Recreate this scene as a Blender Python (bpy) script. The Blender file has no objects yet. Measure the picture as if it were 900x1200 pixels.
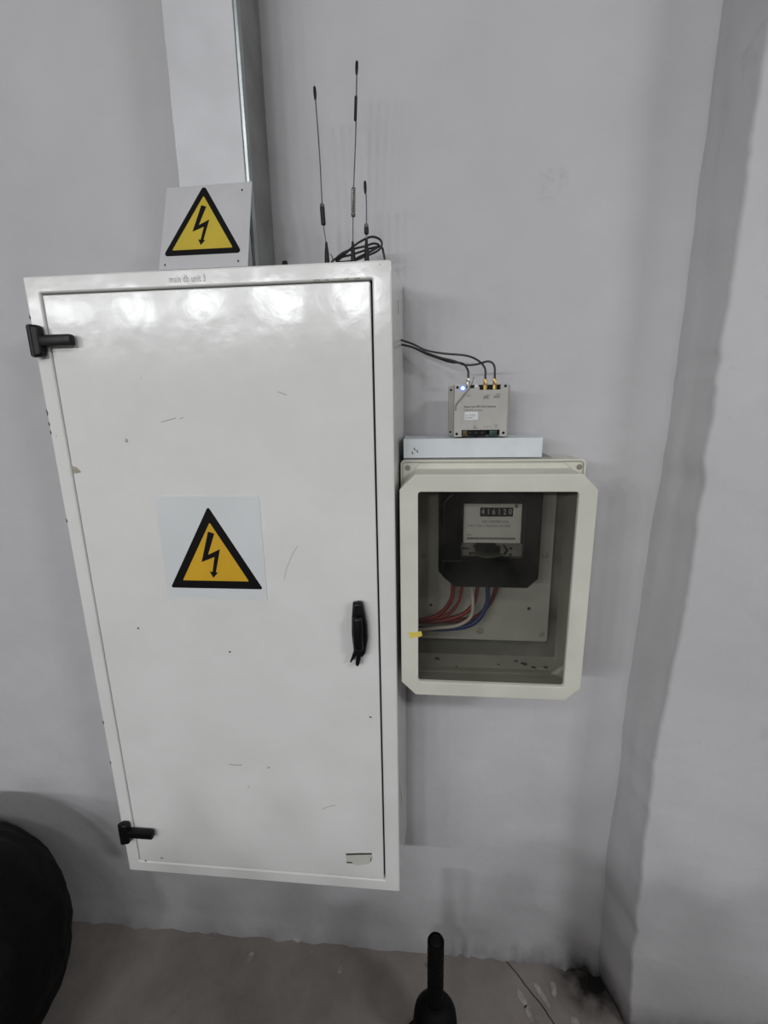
import bpy, bmesh, math, random
from mathutils import Vector, Matrix, noise
random.seed(7)
SC = bpy.context.scene
C = SC.collection
R = math.radians

# ---------------------------------------------------------------- camera
CAM_H, CAM_D = 1.45, 0.96          # 1.45 m above the floor, 0.96 m from the wall
F = 548.0                           # focal length in pixels of a 900x1200 frame
dn = Vector((43, 2301, F)).normalized()
rt = Vector((5750, 23, -F)); rt = (rt - dn * rt.dot(dn)).normalized()
fw = rt.cross(dn)
cd = bpy.data.cameras.new('camera'); cam = bpy.data.objects.new('camera', cd); C.objects.link(cam)
cx = Vector((rt[0], fw[0], -dn[0])); cy = -Vector((rt[1], fw[1], -dn[1])); cz = -Vector((rt[2], fw[2], -dn[2]))
M = Matrix((cx, cy, cz)).transposed().to_4x4(); M.translation = Vector((0, -CAM_D, CAM_H))
cam.matrix_world = M
cd.sensor_fit = 'VERTICAL'; cd.sensor_height = 24; cd.sensor_width = 18; cd.lens = F / 1200 * 24
cd.clip_start = 0.02; cd.clip_end = 60
SC.camera = cam
SC.view_settings.view_transform = 'Standard'; SC.view_settings.look = 'None'
SC.view_settings.gamma = 1; SC.view_settings.use_curve_mapping = False
SC.view_settings.exposure = -0.25

# ---------------------------------------------------------------- world + lamps of the hall + added fill row
w = bpy.data.worlds.new('world'); SC.world = w; w.use_nodes = True
w.node_tree.nodes['Background'].inputs[0].default_value = (0.62, 0.64, 0.68, 1)
w.node_tree.nodes['Background'].inputs[1].default_value = 0.25

HX0, HX1, HY0, HZ = -9.0, 4.0, -11.0, 3.35
def lamp(x, y, z, power, sx=1.0, sy=0.30, tilt=40):
    l = bpy.data.lights.new('hall_or_fill_lamp', 'AREA'); l.shape = 'RECTANGLE'; l.size = sx; l.size_y = sy
    l.energy = power; l.color = (0.97, 0.985, 1.0)
    o = bpy.data.objects.new('hall_or_fill_lamp', l); C.objects.link(o); o.location = (x, y, z)
    o.rotation_euler = (R(tilt), 0, 0)
    return o
for k in range(6):                  # the row of ceiling lamps whose reflection shows on the door
    lamp(-7.35 + 1.25 * k, -7.35 + 0.08 * k, 3.02, 62, 0.55, 0.28)
for k in range(3):                  # unseen fill row added nearer the wall, strongest towards the cabinet side
    lamp(-0.9 + 1.9 * k, -2.9, 3.25, (18, 10, 72)[k], 1.1, 0.3, 15)

# ---------------------------------------------------------------- materials
def new_mat(name):
    m = bpy.data.materials.new(name); m.use_nodes = True
    nt = m.node_tree; b = nt.nodes['Principled BSDF']
    return m, nt, b
def N(nt, t, **kw):
    n = nt.nodes.new(t)
    for k, v in kw.items():
        if k in n.inputs: n.inputs[k].default_value = v
        else: setattr(n, k, v)
    return n
def mat(name, col, rough=0.5, metal=0.0, var=0.06, vscale=8.0, bump=0.0, bscale=60.0, coat=0.0, spec=0.5, col2=None, lo=0.4, hi=0.65, detail=4.0, bdist=0.002):
    m, nt, b = new_mat(name); L = nt.links.new
    tc = N(nt, 'ShaderNodeTexCoord')
    n1 = N(nt, 'ShaderNodeTexNoise', Scale=vscale, Detail=detail)
    L(tc.outputs['Object'], n1.inputs['Vector'])
    cr = N(nt, 'ShaderNodeValToRGB')
    c2 = col2 if col2 else tuple(max(0, c * (1 - var * 2)) for c in col)
    cr.color_ramp.elements[0].position = lo; cr.color_ramp.elements[1].position = hi
    cr.color_ramp.elements[0].color = (*c2, 1); cr.color_ramp.elements[1].color = (*col, 1)
    L(n1.outputs[0], cr.inputs[0]); L(cr.outputs[0], b.inputs['Base Color'])
    b.inputs['Roughness'].default_value = rough; b.inputs['Metallic'].default_value = metal
    b.inputs['Specular IOR Level'].default_value = spec
    b.inputs['Coat Weight'].default_value = coat; b.inputs['Coat Roughness'].default_value = 0.12
    if bump:
        n2 = N(nt, 'ShaderNodeTexNoise', Scale=bscale, Detail=3.0)
        L(tc.outputs['Object'], n2.inputs['Vector'])
        bp = N(nt, 'ShaderNodeBump', Strength=bump, Distance=bdist)
        L(n2.outputs[0], bp.inputs['Height']); L(bp.outputs[0], b.inputs['Normal'])
    return m

def wall_material():
    m, nt, b = new_mat('wall_paint'); L = nt.links.new
    tc = N(nt, 'ShaderNodeTexCoord')
    big = N(nt, 'ShaderNodeTexNoise', Scale=1.6, Detail=5.0, Roughness=0.6)
    L(tc.outputs['Object'], big.inputs['Vector'])
    cr = N(nt, 'ShaderNodeValToRGB'); cr.color_ramp.elements[0].position = .35; cr.color_ramp.elements[1].position = .65
    cr.color_ramp.elements[0].color = (.485, .477, .490, 1); cr.color_ramp.elements[1].color = (.570, .561, .572, 1)
    L(big.outputs[0], cr.inputs[0])
    # scuffs
    sp = N(nt, 'ShaderNodeTexNoise', Scale=7.0, Detail=6.0, Roughness=0.7); L(tc.outputs['Object'], sp.inputs['Vector'])
    s2 = N(nt, 'ShaderNodeValToRGB'); s2.color_ramp.elements[0].position = .66; s2.color_ramp.elements[1].position = .80
    s2.color_ramp.elements[0].color = (0, 0, 0, 1); s2.color_ramp.elements[1].color = (.5, .5, .5, 1)
    L(sp.outputs[0], s2.inputs[0])
    mx = N(nt, 'ShaderNodeMix', data_type='RGBA'); mx.inputs['B'].default_value = (.30, .29, .29, 1)
    L(s2.outputs[0], mx.inputs['Factor']); L(cr.outputs[0], mx.inputs['A'])
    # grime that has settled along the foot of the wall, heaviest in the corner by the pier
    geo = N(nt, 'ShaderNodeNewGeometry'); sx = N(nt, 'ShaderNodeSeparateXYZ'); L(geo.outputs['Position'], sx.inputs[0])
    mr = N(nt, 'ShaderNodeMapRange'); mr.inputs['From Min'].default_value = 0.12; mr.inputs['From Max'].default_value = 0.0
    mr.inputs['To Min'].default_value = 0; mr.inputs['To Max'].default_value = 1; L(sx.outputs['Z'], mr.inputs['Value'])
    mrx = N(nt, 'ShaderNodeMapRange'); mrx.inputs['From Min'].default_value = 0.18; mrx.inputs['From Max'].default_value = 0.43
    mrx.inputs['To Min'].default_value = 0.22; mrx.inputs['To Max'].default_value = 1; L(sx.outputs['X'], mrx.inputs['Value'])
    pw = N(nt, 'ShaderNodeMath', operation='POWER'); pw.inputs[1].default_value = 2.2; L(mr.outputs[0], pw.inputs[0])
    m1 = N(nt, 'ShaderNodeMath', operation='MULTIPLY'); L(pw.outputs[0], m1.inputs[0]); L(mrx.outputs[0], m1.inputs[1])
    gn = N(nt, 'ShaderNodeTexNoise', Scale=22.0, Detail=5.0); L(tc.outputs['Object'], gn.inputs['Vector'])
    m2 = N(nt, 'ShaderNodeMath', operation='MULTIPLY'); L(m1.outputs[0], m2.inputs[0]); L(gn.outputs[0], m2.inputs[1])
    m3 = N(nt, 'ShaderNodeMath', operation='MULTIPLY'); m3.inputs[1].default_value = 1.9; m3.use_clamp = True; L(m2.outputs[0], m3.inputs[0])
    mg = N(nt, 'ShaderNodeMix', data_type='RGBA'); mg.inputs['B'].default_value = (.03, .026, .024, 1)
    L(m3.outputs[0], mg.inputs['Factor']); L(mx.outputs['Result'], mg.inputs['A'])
    L(mg.outputs['Result'], b.inputs['Base Color'])
    b.inputs['Roughness'].default_value = 0.62; b.inputs['Specular IOR Level'].default_value = 0.25
    # trowelled plaster relief + roller stipple
    n2 = N(nt, 'ShaderNodeTexNoise', Scale=5.0, Detail=4.0, Roughness=0.5); L(tc.outputs['Object'], n2.inputs['Vector'])
    n3 = N(nt, 'ShaderNodeTexNoise', Scale=160.0, Detail=2.0); L(tc.outputs['Object'], n3.inputs['Vector'])
    b1 = N(nt, 'ShaderNodeBump', Strength=0.5, Distance=0.02); L(n2.outputs[0], b1.inputs['Height'])
    b2 = N(nt, 'ShaderNodeBump', Strength=0.18, Distance=0.001); L(n3.outputs[0], b2.inputs['Height']); L(b1.outputs[0], b2.inputs['Normal'])
    L(b2.outputs[0], b.inputs['Normal'])
    return m

def floor_material():
    m, nt, b = new_mat('worn_concrete'); L = nt.links.new
    tc = N(nt, 'ShaderNodeTexCoord')
    n1 = N(nt, 'ShaderNodeTexNoise', Scale=3.0, Detail=7.0, Roughness=0.65); L(tc.outputs['Object'], n1.inputs['Vector'])
    cr = N(nt, 'ShaderNodeValToRGB'); cr.color_ramp.elements[0].position = .3; cr.color_ramp.elements[1].position = .72
    cr.color_ramp.elements[0].color = (.17, .154, .142, 1); cr.color_ramp.elements[1].color = (.335, .302, .278, 1)
    L(n1.outputs[0], cr.inputs[0])
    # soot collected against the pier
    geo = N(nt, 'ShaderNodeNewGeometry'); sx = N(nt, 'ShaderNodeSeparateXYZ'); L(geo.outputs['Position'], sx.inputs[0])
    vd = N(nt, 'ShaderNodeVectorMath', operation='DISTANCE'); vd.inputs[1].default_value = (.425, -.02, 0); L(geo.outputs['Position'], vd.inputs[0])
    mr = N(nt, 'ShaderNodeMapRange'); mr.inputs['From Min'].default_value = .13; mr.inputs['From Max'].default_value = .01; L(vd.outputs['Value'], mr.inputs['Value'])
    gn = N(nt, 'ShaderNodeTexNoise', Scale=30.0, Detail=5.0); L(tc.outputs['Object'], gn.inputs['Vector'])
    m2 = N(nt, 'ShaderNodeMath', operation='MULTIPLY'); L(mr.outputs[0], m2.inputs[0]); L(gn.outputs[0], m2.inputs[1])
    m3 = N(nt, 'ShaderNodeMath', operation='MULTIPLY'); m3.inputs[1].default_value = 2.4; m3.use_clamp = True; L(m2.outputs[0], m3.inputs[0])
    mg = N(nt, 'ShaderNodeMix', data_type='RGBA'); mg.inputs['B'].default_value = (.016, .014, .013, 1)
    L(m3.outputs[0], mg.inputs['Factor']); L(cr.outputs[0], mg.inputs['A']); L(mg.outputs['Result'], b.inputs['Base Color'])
    b.inputs['Roughness'].default_value = 0.75; b.inputs['Specular IOR Level'].default_value = 0.25
    n3 = N(nt, 'ShaderNodeTexNoise', Scale=45.0, Detail=5.0); L(tc.outputs['Object'], n3.inputs['Vector'])
    b2 = N(nt, 'ShaderNodeBump', Strength=0.35, Distance=0.003); L(n3.outputs[0], b2.inputs['Height']); L(b2.outputs[0], b.inputs['Normal'])
    return m

def cabinet_paint():
    m, nt, b = new_mat('glossy_white_enamel'); L = nt.links.new
    tc = N(nt, 'ShaderNodeTexCoord')
    n1 = N(nt, 'ShaderNodeTexNoise', Scale=4.0, Detail=6.0, Roughness=.65); L(tc.outputs['Object'], n1.inputs['Vector'])
    cr = N(nt, 'ShaderNodeValToRGB'); cr.color_ramp.elements[0].position = .25; cr.color_ramp.elements[1].position = .6
    cr.color_ramp.elements[0].color = (.70, .70, .68, 1); cr.color_ramp.elements[1].color = (.765, .77, .75, 1)
    L(n1.outputs[0], cr.inputs[0])
    # small rust / dirt specks
    n4 = N(nt, 'ShaderNodeTexNoise', Scale=38.0, Detail=2.0); L(tc.outputs['Object'], n4.inputs['Vector'])
    s2 = N(nt, 'ShaderNodeValToRGB'); s2.color_ramp.elements[0].position = .77; s2.color_ramp.elements[1].position = .80
    s2.color_ramp.elements[0].color = (0, 0, 0, 1); s2.color_ramp.elements[1].color = (.7, .7, .7, 1); L(n4.outputs[0], s2.inputs[0])
    mx = N(nt, 'ShaderNodeMix', data_type='RGBA'); mx.inputs['B'].default_value = (.25, .21, .17, 1)
    L(s2.outputs[0], mx.inputs['Factor']); L(cr.outputs[0], mx.inputs['A'])
    L(mx.outputs['Result'], b.inputs['Base Color'])
    b.inputs['Roughness'].default_value = .16; b.inputs['Specular IOR Level'].default_value = .36
    n2 = N(nt, 'ShaderNodeTexNoise', Scale=16.0, Detail=2.0); L(tc.outputs['Object'], n2.inputs['Vector'])
    n3 = N(nt, 'ShaderNodeTexNoise', Scale=150.0, Detail=2.0); L(tc.outputs['Object'], n3.inputs['Vector'])
    b1 = N(nt, 'ShaderNodeBump', Strength=0.45, Distance=0.002); L(n2.outputs[0], b1.inputs['Height'])
    b2 = N(nt, 'ShaderNodeBump', Strength=0.10, Distance=0.0006); L(n3.outputs[0], b2.inputs['Height']); L(b1.outputs[0], b2.inputs['Normal'])
    L(b2.outputs[0], b.inputs['Normal'])
    return m

def glass_material(name='dusty_window_pane', tint=(.82, .82, .80)):
    m = bpy.data.materials.new(name); m.use_nodes = True; nt = m.node_tree; L = nt.links.new
    for n in list(nt.nodes): nt.nodes.remove(n)
    out = N(nt, 'ShaderNodeOutputMaterial'); tr = N(nt, 'ShaderNodeBsdfTransparent'); tr.inputs[0].default_value = (*tint, 1)
    gl = N(nt, 'ShaderNodeBsdfGlossy'); gl.inputs['Roughness'].default_value = .06
    df = N(nt, 'ShaderNodeBsdfDiffuse'); df.inputs[0].default_value = (.35, .34, .31, 1)
    lw = N(nt, 'ShaderNodeFresnel'); lw.inputs[0].default_value = 1.28
    tc = N(nt, 'ShaderNodeTexCoord'); n1 = N(nt, 'ShaderNodeTexNoise', Scale=9.0, Detail=6.0); L(tc.outputs['Object'], n1.inputs['Vector'])
    mr = N(nt, 'ShaderNodeMapRange'); mr.inputs['From Min'].default_value = .35; mr.inputs['From Max'].default_value = .75
    mr.inputs['To Min'].default_value = .0; mr.inputs['To Max'].default_value = .05; L(n1.outputs[0], mr.inputs['Value'])
    a = N(nt, 'ShaderNodeMixShader'); L(mr.outputs[0], a.inputs[0]); L(tr.outputs[0], a.inputs[1]); L(df.outputs[0], a.inputs[2])
    c = N(nt, 'ShaderNodeMixShader'); L(lw.outputs[0], c.inputs[0]); L(a.outputs[0], c.inputs[1]); L(gl.outputs[0], c.inputs[2])
    L(c.outputs[0], out.inputs[0])
    return m

def emit_material(name, col, s):
    m = bpy.data.materials.new(name); m.use_nodes = True; b = m.node_tree.nodes['Principled BSDF']
    b.inputs['Base Color'].default_value = (*col, 1); b.inputs['Emission Color'].default_value = (*col, 1); b.inputs['Emission Strength'].default_value = s
    return m

WALL = wall_material(); FLOOR = floor_material(); ENAMEL = cabinet_paint(); GLASS = glass_material(); CLEAR = glass_material('clear_cover', (.97, .97, .96))
CEIL = mat('ceiling_paint', (.55, .55, .54), .8)
PAINTSPOT = mat('spilled_wall_paint', (.42, .40, .385), .6, var=.25, vscale=40)
BLACKP = mat('black_plastic', (.005, .005, .0055), .42, spec=.28, var=.2, vscale=30, bump=.15, bscale=200)
BLACKM = mat('black_matt_plastic', (.006, .006, .007), .6, spec=.25, var=.2, bump=.2, bscale=90)
RUBBER = mat('black_cable_jacket', (.022, .022, .024), .5, var=.2, vscale=40)
GREYJ = mat('grey_cable_jacket', (.12, .12, .125), .5, var=.2, vscale=30)
STICKER = mat('white_sticker', (.70, .722, .732), .34, var=.02, vscale=6, spec=.4)
PLATEW = mat('white_plastic_plate', (.56, .56, .575), .5, var=.04, vscale=10)
PRINTK = mat('black_print', (.004, .004, .0045), .5, var=.05, spec=.15)
PRINTY = mat('yellow_print', (.70, .40, .018), .4, var=.05, vscale=12)
PRINTY2 = mat('pale_yellow_print', (.60, .45, .035), .45, var=.05, vscale=12)
TRUNK = mat('white_trunking_paint', (.61, .615, .635), .35, var=.05, vscale=9, bump=.1, bscale=12)
TRUNKSIDE = mat('galvanised_side', (.30, .305, .30), .38, metal=.55, var=.12, vscale=14)
GALV = mat('galvanised_lip', (.45, .49, .49), .3, metal=.7, var=.1, vscale=20)
CHANNEL = mat('zinc_white_channel', (.68, .72, .74), .4, var=.05, vscale=14, bump=.1, bscale=60)
MODUL = mat('grey_module_plastic', (.455, .445, .415), .5, var=.04, vscale=20)
MODBACK = mat('grey_module_back', (.34, .335, .31), .55, var=.06, vscale=20)
BEIGE = mat('ivory_enclosure_plastic', (.68, .67, .59), .45, var=.05, vscale=10, bump=.12, bscale=130, bdist=.0008)
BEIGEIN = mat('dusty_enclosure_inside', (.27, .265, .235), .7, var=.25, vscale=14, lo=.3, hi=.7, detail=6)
MPLATE = mat('cream_mounting_plate', (.60, .59, .54), .6, var=.06, vscale=12)
METERB = mat('black_bakelite', (.005, .005, .007), .4, spec=.25, var=.3, vscale=9, bump=.08, bscale=60)
METERP = mat('meter_face_paper', (.80, .79, .76), .5, var=.04, vscale=20)
METERG = mat('grey_meter_front', (.26, .255, .245), .45, var=.15, vscale=50)
INK = mat('grey_ink', (.10, .10, .10), .6, var=.1)
INKL = mat('faded_grey_ink', (.27, .265, .255), .6, var=.1)
INKF = mat('very_faded_ink', (.42, .42, .42), .5, var=.1)
INKW = mat('white_ink', (.62, .62, .60), .6, var=.05)
REDW = mat('red_insulation', (.30, .022, .025), .45, var=.15, vscale=30)
DREDW = mat('dark_red_insulation', (.20, .018, .022), .45, var=.15, vscale=30)
BLUEW = mat('blue_insulation', (.022, .045, .20), .45, var=.15, vscale=30)
WHITEW = mat('white_insulation', (.70, .62, .52), .45, var=.1, vscale=30)
BRASS = mat('brass', (.50, .34, .12), .3, metal=.9, var=.15, vscale=60)
NICKEL = mat('nickel', (.55, .54, .50), .3, metal=.9, var=.1, vscale=60)
STEEL = mat('dark_spring_steel', (.13, .13, .135), .35, metal=.6, var=.15, vscale=60)
LUGSCREW = mat('dull_zinc_screw', (.30, .29, .25), .5, metal=.3)
SCREW = mat('dull_screw', (.16, .155, .14), .45, metal=.6, var=.2, vscale=80)
GREENT = mat('green_terminal', (.018, .055, .036), .5, var=.15)
YTAPE = mat('yellow_tape', (.80, .66, .12), .5, var=.08, vscale=60)
TAN = mat('adhesive_residue', (.42, .39, .31), .6, var=.15, vscale=60)
DIRT = mat('dark_scratch', (.09, .08, .07), .7, var=.2, vscale=60)
BAG = mat('black_nylon_fabric', (.013, .0115, .011), .7, spec=.12, var=.3, vscale=5, bump=.5, bscale=14, bdist=.02)
BAGT = mat('black_webbing', (.012, .011, .011), .8, spec=.1, var=.2, vscale=60, bump=.4, bscale=300)
BLACKRUB = mat('black_rubber_grip', (.003, .003, .003), .65, spec=.15, var=.3, vscale=30, bump=.3, bscale=120)
LED = emit_material('blue_white_led', (.30, .42, 1.0), 14)
LEDH = emit_material('blue_led_lens', (.05, .12, 1.0), 2.2)

# ---------------------------------------------------------------- mesh helpers
def link(name, me, m, parent=None, sharp=35):
    o = bpy.data.objects.new(name, me); C.objects.link(o)
    if m:
        me.materials.clear(); me.materials.append(m)
    if sharp is not None:
        me.polygons.foreach_set('use_smooth', [True] * len(me.polygons)); me.set_sharp_from_angle(angle=R(sharp))
    if parent: o.parent = parent; o.matrix_parent_inverse = parent.matrix_world.inverted() if False else Matrix.Identity(4)
    return o
def obj(name, bm, m, parent=None, sharp=35):
    """bm is in world coordinates; when parented it is shifted so that it stays there"""
    me = bpy.data.meshes.new(name); bmesh.ops.recalc_face_normals(bm, faces=bm.faces[:]); bm.to_mesh(me); bm.free()
    shift(me, parent)
    return link(name, me, m, parent, sharp)
def wloc(p):
    v = Vector((0, 0, 0))
    while p is not None: v += p.location; p = p.parent
    return v
def shift(me, parent):
    v = wloc(parent)
    if v.length: me.transform(Matrix.Translation(-v))
def thing(name, label, cat, loc, group=None):
    o = bpy.data.objects.new(name, None); C.objects.link(o); o.location = loc; o.empty_display_size = .02
    tag(o, label, cat, group); return o
def tag(o, label=None, cat=None, group=None, kind=None):
    if label: o['label'] = label
    if cat: o['category'] = cat
    if group: o['group'] = group
    if kind: o['kind'] = kind
    return o
def box_into(bm, x0, x1, y0, y1, z0, z1, bev=0.0, seg=2):
    t = bmesh.new(); bmesh.ops.create_cube(t, size=1)
    for v in t.verts: v.co = Vector(((x0 + x1) / 2 + v.co.x * (x1 - x0), (y0 + y1) / 2 + v.co.y * (y1 - y0), (z0 + z1) / 2 + v.co.z * (z1 - z0)))
    if bev: bmesh.ops.bevel(t, geom=t.edges[:], offset=bev, segments=seg, affect='EDGES', profile=.5)
    merge(bm, t)
def merge(bm, t):
    me = bpy.data.meshes.new('tmp'); t.to_mesh(me); t.free(); bm.from_mesh(me); bpy.data.meshes.remove(me)
def box(*a, **k):
    bm = bmesh.new(); box_into(bm, *a, **k); return bm
def cyl_into(bm, p0, p1, r0, r1=None, seg=16, bev=0.0):
    p0 = Vector(p0); p1 = Vector(p1); d = p1 - p0; r1 = r0 if r1 is None else r1
    t = bmesh.new(); bmesh.ops.create_cone(t, cap_ends=True, segments=seg, radius1=r0, radius2=r1, depth=d.length)
    if bev: bmesh.ops.bevel(t, geom=[e for e in t.edges if abs(e.verts[0].co.z - e.verts[1].co.z) < 1e-7], offset=bev, segments=2, affect='EDGES')
    t.transform(Matrix.Translation((p0 + p1) / 2) @ d.to_track_quat('Z', 'Y').to_matrix().to_4x4()); merge(bm, t)
def cyl(*a, **k):
    bm = bmesh.new(); cyl_into(bm, *a, **k); return bm
def lathe(p0, p1, prof, seg=20):
    """profile of (t along p0->p1 in metres, radius)"""
    p0 = Vector(p0); d = (Vector(p1) - p0).normalized(); q = d.to_track_quat('Z', 'Y').to_matrix()
    bm = bmesh.new(); rings = []
    for t, r in prof:
        rings.append([bm.verts.new(p0 + d * t + q @ Vector((r * math.cos(a * math.tau / seg), r * math.sin(a * math.tau / seg), 0))) for a in range(seg)])
    for a, b in zip(rings, rings[1:]):
        for i in range(seg): bm.faces.new((a[i], a[(i + 1) % seg], b[(i + 1) % seg], b[i]))
    bm.faces.new(rings[0]); bm.faces.new(rings[-1]); return bm
def smooth_path(pts, n=8):
    P = [Vector(p) for p in pts]; Q = [P[0] * 2 - P[1]] + P + [P[-1] * 2 - P[-2]]; out = []
    for i in range(1, len(Q) - 2):
        for k in range(n):
            t = k / n; a, b, c, d = Q[i - 1], Q[i], Q[i + 1], Q[i + 2]
            out.append(.5 * ((2 * b) + (c - a) * t + (2 * a - 5 * b + 4 * c - d) * t * t + (3 * b - a - 3 * c + d) * t ** 3))
    out.append(P[-1]); return out
def tube(pts, r, seg=8, n=8, smooth=True):
    P = smooth_path(pts, n) if smooth else [Vector(p) for p in pts]
    bm = bmesh.new(); rings = []; up = None
    for i, p in enumerate(P):
        t = (P[min(i + 1, len(P) - 1)] - P[max(i - 1, 0)]).normalized()
        if up is None: up = t.orthogonal().normalized()
        up = (up - t * up.dot(t)).normalized(); s = t.cross(up)
        rings.append([bm.verts.new(p + (up * math.cos(a * math.tau / seg) + s * math.sin(a * math.tau / seg)) * r) for a in range(seg)])
    for a, b in zip(rings, rings[1:]):
        for i in range(seg): bm.faces.new((a[i], a[(i + 1) % seg], b[(i + 1) % seg], b[i]))
    bm.faces.new(rings[0]); bm.faces.new(rings[-1]); return bm
def conv(ob, mtx):
    bpy.context.view_layer.update()
    dg = bpy.context.evaluated_depsgraph_get()
    me = bpy.data.meshes.new_from_object(ob.evaluated_get(dg)); data = ob.data
    bpy.data.objects.remove(ob); bpy.data.curves.remove(data)
    me.transform(mtx); return me
FRONT = Matrix(((1, 0, 0, 0), (0, 0, -1, 0), (0, 1, 0, 0), (0, 0, 0, 1)))     # drawing plane -> plane facing the room
def slab(name, loops, yf, yb, m, parent=None, bev=0.0, mtx=None, sharp=35):
    """flat shape with holes (loops of x,z) standing between y=yf (front, more negative) and y=yb"""
    cu = bpy.data.curves.new('shape', 'CURVE'); cu.dimensions = '2D'; cu.fill_mode = 'BOTH'
    t = abs(yb - yf); cu.extrude = max(t / 2 - bev, 1e-6); cu.bevel_depth = bev; cu.bevel_resolution = 2
    if bev: cu.offset = -bev
    for lp in loops:
        s = cu.splines.new('POLY'); s.points.add(len(lp) - 1); s.use_cyclic_u = True
        for p, q in zip(s.points, lp): p.co = (q[0], q[1], 0, 1)
    ob = bpy.data.objects.new('shape', cu); C.objects.link(ob)
    me = conv(ob, (mtx or Matrix.Translation((0, (yf + yb) / 2, 0))) @ FRONT)
    me.name = name; shift(me, parent)
    return link(name, me, m, parent, sharp)
def text(name, body, x, z, y, size, m, parent=None, mtx=None, align='LEFT', thick=.00012, space=1.0, xs=1.0):
    cu = bpy.data.curves.new('text', 'FONT'); cu.body = body; cu.size = size; cu.align_x = align; cu.align_y = 'CENTER'
    cu.extrude = thick; cu.space_character = space; cu.resolution_u = 2
    ob = bpy.data.objects.new('text', cu); C.objects.link(ob)
    base = mtx if mtx else Matrix.Identity(4)
    me = conv(ob, base @ Matrix.Translation((x, y, z)) @ FRONT @ Matrix.Diagonal((xs, 1, 1, 1)))
    me.name = name; shift(me, parent)
    return link(name, me, m, parent, None)
def rect(x0, x1, z0, z1, r=0.0, n=4):
    if not r: return [(x0, z0), (x1, z0), (x1, z1), (x0, z1)]
    out = []
    for cx_, cz_, a0 in ((x1 - r, z0 + r, -90), (x1 - r, z1 - r, 0), (x0 + r, z1 - r, 90), (x0 + r, z0 + r, 180)):
        for k in range(n + 1):
            a = R(a0 + 90 * k / n); out.append((cx_ + r * math.cos(a), cz_ + r * math.sin(a)))
    return out
def chamf(x0, x1, z0, z1, c):
    return [(x0 + c, z0), (x1 - c, z0), (x1, z0 + c), (x1, z1 - c), (x1 - c, z1), (x0 + c, z1), (x0, z1 - c), (x0, z0 + c)]
def rtri(pts, r, n=5):
    out = []
    for i in range(3):
        a, b, c = Vector(pts[i - 1]), Vector(pts[i]), Vector(pts[(i + 1) % 3])
        u = (a - b).normalized(); v = (c - b).normalized(); h = math.acos(u.dot(v)) / 2
        d = r / math.tan(h); cc = b + (u + v).normalized() * (r / math.sin(h))
        p, q = b + u * d - cc, b + v * d - cc
        a0 = math.atan2(p.y, p.x); da = math.atan2(q.y, q.x) - a0
        da = (da + math.pi) % math.tau - math.pi
        for k in range(n + 1):
            out.append((cc.x + r * math.cos(a0 + da * k / n), cc.y + r * math.sin(a0 + da * k / n)))
    return out

# ---------------------------------------------------------------- the setting
def lerp_tab(tab, z):
    tab = sorted(tab)
    if z <= tab[0][0]: return tab[0][1]
    for (a, b), (c, d) in zip(tab, tab[1:]):
        if z <= c: return b + (d - b) * (z - a) / (c - a)
    return tab[-1][1]
BACKX = [(0, .436), (.07, .430), (.2, .427), (.5, .427), (.84, .429), (1.1, .437), (1.33, .445), (1.6, .449), (1.82, .452), (2.06, .454), (3.4, .456)]
FRONX = [(0, .470), (.06, .467), (.29, .452), (.5, .450), (.73, .447), (.9, .455), (1.1, .466), (1.3, .464), (1.48, .461), (1.87, .466), (3.4, .468)]
def grid_obj(name, us, vs, f, m, parent=None, sharp=None):
    bm = bmesh.new(); V = [[bm.verts.new(f(u, v)) for v in vs] for u in us]
    for i in range(len(us) - 1):
        for j in range(len(vs) - 1): bm.faces.new((V[i][j], V[i + 1][j], V[i + 1][j + 1], V[i][j + 1]))
    me = bpy.data.meshes.new(name); bm.to_mesh(me); bm.free(); o = link(name, me, m, parent, None)
    me.polygons.foreach_set('use_smooth', [True] * len(me.polygons)); return o
def frange(a, b, n): return [a + (b - a) * i / n for i in range(n + 1)]
zs = frange(0, 2.4, 150) + [2.8, HZ]
def lump(x, z, s=1.0): return noise.noise(Vector((x * 3.1, z * 2.3, 3.3))) * s + .4 * s * noise.noise(Vector((x * 9, z * 6, 8)))
def wall_f(u, z):
    x = u if u < 0 else u * lerp_tab(BACKX, z) / .44
    near = max(0, min(1, (u - .30) / .14))                   # plaster swells towards the pier, curves round into it
    y = .003 + .002 * lump(x, z) - near ** 3 * .020 * (1 + .5 * lump(x, z * 2))
    if z < .06: y -= (.06 - z) * .16 * (1 + 1.2 * noise.noise(Vector((x * 16, 0, 1))) + .8 * noise.noise(Vector((x * 60, 0, 4))))
    return (x, y, z)
wb = grid_obj('wall_back', [HX0, -5, -3, -2] + frange(-1.6, -.05, 60) + frange(0, .44, 50)[0:] + [.50], zs,
              lambda u, z: wall_f(u, z) if u <= .44 else (.62, .02, z), WALL); tag(wb, kind='structure')
def pier_f(u, z):
    xb, xf = lerp_tab(BACKX, z), lerp_tab(FRONX, z)
    rag = .0045 * noise.noise(Vector((z * 13, 4.2, 0))) + .0034 * noise.noise(Vector((z * 60, 1.2, 0)))
    chip = .003 * math.exp(-((z - 1.505) / .012) ** 2) + .006 * math.exp(-((z - .30) / .02) ** 2) + .005 * math.exp(-((z - 1.3) / .02) ** 2)
    xf += rag + chip
    if u <= 1: return (xb + (xf - xb) * u - .003 * math.sin(u * math.pi) * (1 + lump(u, z)), .02 - u * .140, z)
    if u <= 2:                                             # softly rounded arris
        a = (u - 1) * math.pi / 2; r = .008
        return (xf + r * (1 - math.cos(a)), -.120 - r * math.sin(a), z)
    x = xf + .008 + (u - 2)
    return (x, -.128 - .005 * lump(x * 1.2, z * 1.3) - .0015 * min(1, (u - 2) * 20), z)
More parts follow.
